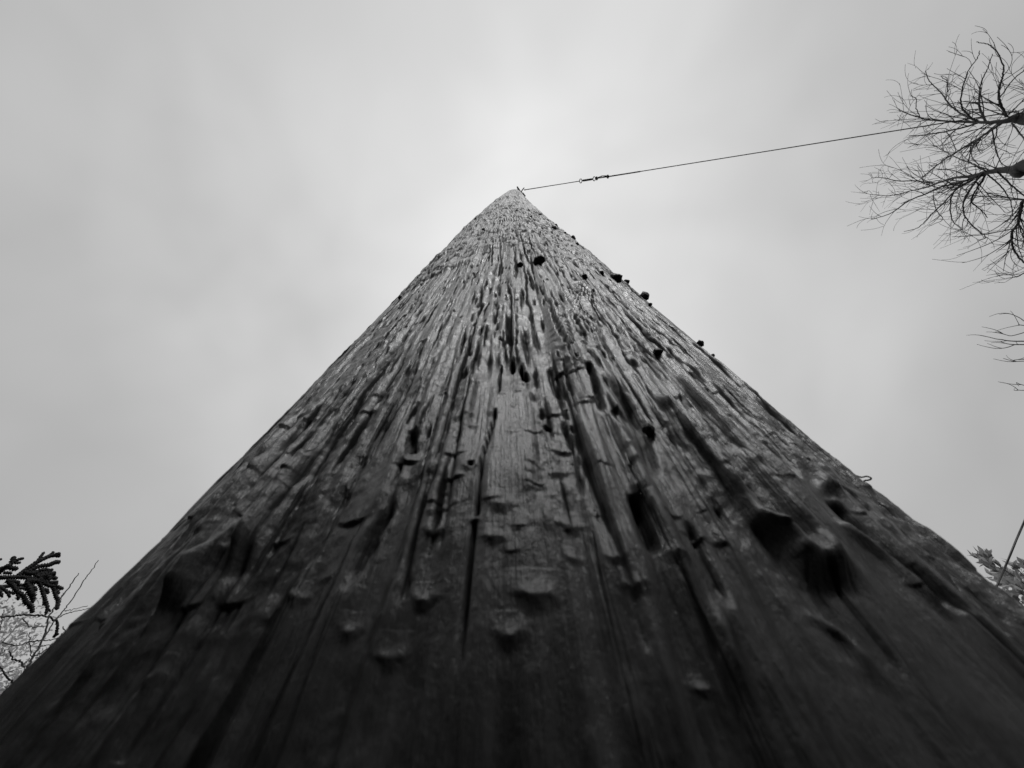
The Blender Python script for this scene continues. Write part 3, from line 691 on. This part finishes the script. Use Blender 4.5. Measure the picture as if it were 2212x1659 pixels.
spray((-60, 590), (170, 420), 26, 2, 90); frond([(170, 430), (205, 350), (240, 285)], [20, 22, 22]); frond([(180, 400), (290, 345), (395, 322)], [20, 18, 16]); frond([(170, 480), (240, 490), (300, 495)], [26, 28, 22]); frond([(60, 560), (130, 560), (200, 572)], [16, 18, 16]); frond([(240, 400), (300, 395), (345, 392)], [16, 16, 14])
frond([(300, 600), (450, 490), (620, 380), (800, 290), (900, 270), (985, 255)], [22, 24, 22, 26]); frond([(610, 380), (670, 290), (728, 215)], [16, 17, 14]); frond([(820, 290), (850, 250), (880, 208)], [18, 18, 16]); frond([(900, 275), (950, 285), (985, 300)], [18, 18, 14])
frond([(420, 560), (620, 460), (800, 430), (900, 390), (990, 382)], [24, 24, 22]); frond([(880, 400), (910, 375), (930, 355)], [16, 16, 14])
frond([(500, 570), (700, 510), (790, 515), (875, 512)], [22, 20, 18]); frond([(560, 620), (740, 560), (830, 540)], [26, 24, 20]); frond([(600, 640), (780, 590), (870, 580), (912, 575)], [30, 34, 24]); frond([(600, 670), (820, 640), (945, 655)], [26, 24, 20]); frond([(650, 700), (820, 720), (955, 712)], [26, 24, 20]); frond([(700, 730), (850, 780), (940, 790), (1040, 828)], [24, 22, 20])
frond([(420, 690), (560, 700), (700, 690)], [34, 34, 30]); frond([(380, 560), (520, 570), (640, 560)], [28, 30, 22]); frond([(740, 600), (780, 640), (800, 690)], [40, 40, 30]); frond([(850, 600), (890, 640), (900, 680)], [18, 20, 16]); frond([(860, 730), (910, 740), (940, 760)], [18, 18, 16])
frond([(120, 680), (200, 760), (270, 850), (380, 940), (430, 1040), (510, 1110), (535, 1220)], [22, 24, 26, 22]); frond([(285, 870), (300, 940), (298, 1010)], [18, 18, 16]); frond([(400, 960), (400, 1010), (400, 1060)], [18, 18, 16]); frond([(480, 1080), (470, 1110), (455, 1150)], [16, 14, 12])
frond([(430, 720), (490, 850), (530, 940), (545, 1060)], [30, 36, 34, 14]); frond([(460, 770), (560, 800), (598, 862)], [18, 20, 18]); frond([(280, 810), (400, 815), (470, 825)], [16, 18, 18])
frond([(640, 720), (680, 800), (715, 920), (745, 1020), (775, 1130), (745, 1250)], [22, 20, 20, 16]); frond([(720, 820), (770, 850), (788, 910)], [18, 20, 16]); frond([(770, 1140), (810, 1170), (830, 1200)], [12, 10]); frond([(720, 980), (715, 1040), (700, 1100)], [12, 10])
frond([(870, 780), (890, 860), (920, 950), (955, 1030), (925, 1170)], [22, 20, 24, 20]); frond([(900, 850), (940, 870), (968, 912)], [20, 20, 16])
frond([(-80, 760), (0, 800), (100, 860), (165, 968)], [18, 16, 14]); frond([(-60, 820), (0, 870), (42, 965)], [18, 18, 14]); frond([(90, 860), (170, 880), (250, 910)], [16, 14]); frond([(-80, 330), (-20, 345), (35, 330)], [16, 14])
frond([(100, 690), (220, 700), (330, 720)], [22, 22, 18]); frond([(290, 740), (320, 760), (350, 780)], [20, 20, 16])
tag(FR.obj('frond', M_cyp, cyp), kind='stuff')
# more fronds of the same sapling beyond the frame
FR = Tubes()
for k in range(60):
    u = rng.uniform(.05, 1); a = np.array([-1700+700*u, 500+rng.normal(0, 300)]); spray(a, a+np.array([rng.uniform(-300, 350), rng.uniform(-200, 320)]), 24, 5, 120, rng.normal(0.05, .06))
tag(FR.obj('frond', M_cyp, cyp), kind='stuff')

# ---------------------------------------------------------------- bare shrub behind it
BD = .95
shr_base = at(10, 1560, BD); shr_base = np.array([shr_base[0]-.02, shr_base[1], 0])
shr = empty('bare_shrub', tuple(shr_base), 'thin leafless shrub stems beside the dark frond, lower left', 'shrub')
Zt = lambda z: (.243*z[0], 1152+.243*z[1])
def stem(zp, w, f=Zs, dd=0.0, root=False, name='stem'):
    k = .1319 if f is Zs else .243
    pts = [at(*f(z), BD+dd+q) for z, q in zip(zp, np.linspace(0, .05, len(zp)))]
    rad = [max(q*k*np.linalg.norm(p-CAM)/FPX*.36, .0005) for q, p in zip(np.interp(np.linspace(0, 1, len(zp)), np.linspace(0, 1, len(w)), w), pts)]
    if root: pts = [shr_base+rng.normal(0, .02, 3)*[1, 1, 0], mid(shr_base, pts[0], .6)]+pts; rad = [rad[0]*1.8, rad[0]*1.3]+rad
    P, R = smooth_path(pts, rad, len(pts)*6); P[2:-1] += rng.normal(0, .0006, (len(P)-3, 3)); tb = Tubes(); tb.add(P, R, 6, rough=.15); tb.obj(name, M_twig, shr)
stem([(100, 1390), (180, 1310), (240, 1200), (300, 1090), (390, 920), (430, 770), (470, 680), (520, 600), (600, 500), (660, 405), (700, 355)], [20, 17, 14, 11, 9, 6], Zt, 0, True)
stem([(390, 930), (470, 800), (560, 690), (640, 590), (740, 430), (800, 350), (875, 240)], [11, 9, 8, 6], Zt, 0, False, 'branch')
stem([(-40, 740), (0, 745), (100, 735), (200, 725), (330, 730), (410, 735), (480, 765), (505, 800), (505, 880), (480, 920)], [13, 15, 16, 12, 20, 24], Zt, -.12, False, 'branch')
stem([(500, 760), (590, 715), (680, 690), (800, 668)], [9, 7, 4], Zt, 0, False, 'branch'); stem([(575, 690), (660, 672), (780, 645)], [6, 4], Zt, .02, False, 'branch')
stem([(-40, 960), (0, 970), (150, 995), (260, 970), (360, 955), (450, 945), (560, 925)], [7, 9, 9, 7], Zt, .05, False, 'branch'); stem([(340, 1005), (400, 998), (490, 985)], [8, 5], Zt, 0, False, 'branch')
stem([(310, 1090), (350, 1075), (400, 1040), (480, 990), (500, 960)], [9, 8, 7], Zt, 0, False, 'branch'); stem([(250, 830), (330, 835), (410, 825)], [7, 6], Zt, .05, False, 'branch')
stem([(265, 880), (262, 960), (275, 1050), (280, 1110)], [6, 7], Zt, .05, False, 'branch'); stem([(85, 1050), (110, 1110), (180, 1140), (215, 1190)], [9, 12, 12], Zt, .0, False, 'branch'); stem([(-30, 1120), (0, 1180), (60, 1270), (140, 1350)], [10, 11, 14], Zt, -.05, False, 'branch')
stem([(-20, 1090), (50, 1040), (110, 995)], [7, 6], Zt, .05, False, 'branch'); stem([(200, 1180), (230, 1150), (265, 1110)], [7, 5], Zt, 0, False, 'branch'); stem([(20, 1480), (40, 1410), (70, 1350)], [10, 6], Zt, 0, True, 'stem'); stem([(0, 860), (15, 780), (35, 680)], [9, 6], Zt, .1, False, 'branch')
stem([(-20, 1260), (100, 1225), (200, 1195)], [5, 4], Zt, .1, False, 'branch'); stem([(540, 600), (560, 530)], [5, 3], Zt, .05, False, 'branch'); stem([(560, 830), (585, 870), (600, 890)], [7, 5], Zt, -.1, False, 'branch'); stem([(500, 960), (550, 900), (540, 920)], [9, 6], Zt, -.05, False, 'branch')
stem([(200, 760), (240, 800), (255, 830)], [8, 7], Zt, .1, False, 'branch')

# ---------------------------------------------------------------- pale leafy trees behind on the left
M_pale = grey_mat('pale_leaf', .45, .6, .3, .45, 3.0, trans=.6)
M_grey = grey_mat('grey_leaf', .40, .6, .3, .4, 3.0, trans=.6)
def leafy_tree(name, label, cat, centre, rx, rz, n, L, W, mat, trunk_r, seed, grp=None):
    base = (centre[0], centre[1], 0)
    e = empty(name, base, label, cat, grp)
    tb = Tubes(); c = np.asarray(centre)
    P, R = smooth_path([np.array(base), np.array(base)+[.1*rx, 0, c[2]*.4], c+[0, 0, -rz*.3], c+[.1*rx, 0, rz*.5]], [trunk_r, trunk_r*.8, trunk_r*.6, trunk_r*.15], 20); tb.add(P, R, 8); tb.obj('trunk', M_bark, e)
    clumps = []
    for k in range(46):
        v = rng.normal(0, 1, 3); v /= np.linalg.norm(v); clumps.append((c+v*[rx, rx, rz]*rng.uniform(.25, 1)**.5, rx*rng.uniform(.16, .34)))
        q = clumps[-1][0]; tb2 = None
    tb = Tubes()
    for q, r_ in clumps:
        a = c+(q-c)*.1-[0, 0, rz*.35]; P, R = smooth_path([a, mid(a, q, .5)+rng.normal(0, .08*rx, 3), q], [trunk_r*.28, trunk_r*.16, .004], 9); tb.add(P, R, 5)
    tb.obj('limbs', M_bark, e)
    def pick():
        q, r_ = clumps[rng.integers(len(clumps))]; v = rng.normal(0, 1, 3); v /= np.linalg.norm(v)
        return q+v*r_*rng.uniform(0, 1)**.4, v*.6+rng.normal(0, .6, 3)+[0, 0, .15]
    tag(leaves(n, pick, L, W, mat, 'crown', e), kind='stuff')
pc = at(70, 1440, 8.0); pc[2] = 2.75; leafy_tree('leafy_tree', 'pale leafy tree filling the gap behind the bare shrub, lower left', 'tree', pc, 2.2, 1.75, 26000, .062, .024, M_pale, .14, 1)
pc2 = at(-160, 1400, 9.5); pc2[2] = 3.0; leafy_tree('leafy_tree', 'pale leafy tree at the left edge behind the dark frond', 'tree', pc2, 2.3, 1.9, 12000, .062, .024, M_pale, .15, 2)
# leafy shrub at lower right
RD = 3.0
rb = at(2205, 1330, RD); lb = np.array([rb[0], rb[1], 0])
rs = empty('leafy_shrub', tuple(lb), 'small-leaved evergreen shrub peeping out beside the wire, lower right', 'shrub')
tips = []
for (x, y) in ((2120, 1207), (2132, 1204), (2140, 1222), (2150, 1245), (2170, 1240), (2195, 1226), (2225, 1225), (2250, 1235), (2160, 1262), (2185, 1262), (2210, 1255), (2235, 1270), (2135, 1275), (2170, 1290), (2200, 1295), (2240, 1310),
               (2150, 1300), (2185, 1325), (2215, 1340), (2280, 1300), (2300, 1270), (2190, 1245), (2205, 1280), (2180, 1310)):
    tips.append(at(x, y, RD+rng.normal(0, .18)))
allp = []
for tp in tips:
    a = np.array([lb[0]+rng.normal(0, .08), lb[1]+rng.normal(0, .08), 0.0]); P, R = smooth_path([a, mid(a, tp, .5)+rng.normal(0, .06, 3), mid(a, tp, .8)+rng.normal(0, .03, 3), tp], [.011, .007, .004, .0018], 24)
    tb = Tubes(); tb.add(P, R, 5); tb.obj('stem', M_twig, rs); allp.append(P)
def pick():
    P = allp[rng.integers(len(allp))]; i = rng.integers(10, 23) if rng.random() < .8 else 23
    u = rng.random(); p = P[i]*(1-u)+P[min(i+1, 23)]*u
    dr = P[i]-P[i-1]; dr /= np.linalg.norm(dr); return p+rng.normal(0, .006, 3), dr*.8+rng.normal(0, .55, 3)
tag(leaves(1500, pick, .048, .019, M_grey, 'foliage', rs), kind='stuff')
# the stay coming down at lower right: a cable to the bare tree's trunk
lo_ = at(2143, 1291, 2.6); r2 = ray(2212, 1134)
nrm = np.cross(lo_-CAM, r2)                                    # plane of sight through the cable
tz = -(nrm[0]*(tree_root[0]-CAM[0])+nrm[1]*(tree_root[1]-CAM[1]))/nrm[2]+ZC
hi_ = np.array([tree_root[0]-.05, tree_root[1], tz])
dn_ = lo_-hi_; dn_ /= np.linalg.norm(dn_)
cab = empty('guy_cable', tuple(lo_), 'thick slanting cable in front of the shrub at lower right', 'wire')
tb = Tubes(); gl = lo_+dn_*max(.05, (lo_[2])/max(-dn_[2], .05)) if dn_[2] < 0 else lo_
P, R = smooth_path([hi_, mid(hi_, lo_, .5), lo_], [.004, .004, .004], 60)
for k in range(3):
    an = np.arange(60)*.55+k*2.094; u = np.cross(dn_, [0, 0, 1.0]); u /= np.linalg.norm(u); w = np.cross(dn_, u)
    tb.add(P+u*np.cos(an)[:, None]*.0017+w*np.sin(an)[:, None]*.0017, np.full(60, .0026), 6)
tb.obj('strand', M_wire, cab)
tb = Tubes(); end_ = lo_+dn_*((lo_[2]+.05)/max(-dn_[2], .2)); tb.add([lo_, mid(lo_, end_, .5), end_], [.006, .007, .007], 8); tb.obj('anchor_rod', M_steel, cab)

# ---------------------------------------------------------------- unseen bushes and conifers added to shade the pole foot
M_shade_bush = grey_mat('shade_bush_leaf', .035, .7, .2, .5, 12)
LIM = ([50, 60, 70, 80, 90, 100, 110, 120, 130, 150, 180], [24, 31.8, 37.3, 41.3, 44.2, 46, 49.9, 60, 65.8, 71.6, 73.9])
def bush(name, label, cat, grp, az, d0, d1, half, n, L, W, margin, group_h=99):
    """an upright dense bush added for shade in the sector az +- half (degrees), d0..d1 metres off, its top kept below the frame"""
    am = math.radians(az); dm = (d0+d1)/2
    b0 = np.array([math.sin(am)*dm, -D+math.cos(am)*dm, 0.0])
    e = empty(name, tuple(b0), label, cat, grp)
    lim = lambda a: math.tan(math.radians(np.interp(180-abs(abs(a)-180), LIM[0], LIM[1])-margin))
    tb = Tubes(); top_ = min(ZC+d0*lim(az), group_h)
    for k in range(7):
        q = b0+np.array([rng.normal(0, dm*math.radians(half)*.5), rng.normal(0, dm*math.radians(half)*.5), top_*rng.uniform(.6, .85)]); P, R = smooth_path([b0+rng.normal(0, .02, 3)*[1, 1, 0], mid(b0, q, .5)+rng.normal(0, .02, 3), q], [.008*dm**.5*2, .005*dm**.5*2, .002], 10); tb.add(P, R, 5)
    tb.obj('stems', M_twig, e)
    def pick():
        while True:
            a = az+rng.normal(0, .55)*half; r_ = rng.uniform(d0, d1); w_ = math.degrees(L/d0)*.6
            zt = min(ZC+d0*min(lim(a), lim(a-w_), lim(a+w_)), group_h)*(1-.05*rng.random()); z = zt*rng.uniform(.03, 1)
            if abs(a-az) > half*1.3: continue
            ar = math.radians(a)
            return np.array([math.sin(ar)*r_, -D+math.cos(ar)*r_, z]), rng.normal(0, .7, 3)*[1, 1, .3]+[0, 0, -.7]
    tag(leaves(n, pick, L, W, M_shade_bush, 'foliage', e), kind='stuff')
for az, lab in ((128, 'low dark bush added for shade close behind the camera to the right'), (150, 'dark bush added for shade behind the camera, right of the middle one'), (180, 'tallest dark bush added for shade straight behind the camera'),
                (210, 'dark bush added for shade behind the camera, left of the middle one'), (239, 'low dark bush added for shade close behind the camera to the left')):
    bush('shade_bush', lab, 'bush', 'unseen bushes added to shade the pole foot', az-360 if az > 180 else az, .185, .34, 18, 6000, .020, .013, 1.6)  # out of view, added to keep sun and sky off the pole foot
for az, lab in ((72, 'low dark tree added for shade, right of the pole'), (94, 'low dark tree added for shade behind the bare tree'), (-67, 'dark tree added for shade, left of the pole'), (-86, 'dark tree added for shade at the far left'), (-106, 'dark tree added for shade behind the camera to the left')):
    bush('shade_conifer', lab, 'tree', 'unseen conifers added to cut side light', az, 5.2, 6.4, 12, 3000, .42, .24, 5 if az < 0 else 8)  # out of view, added to block the low sky at the sides
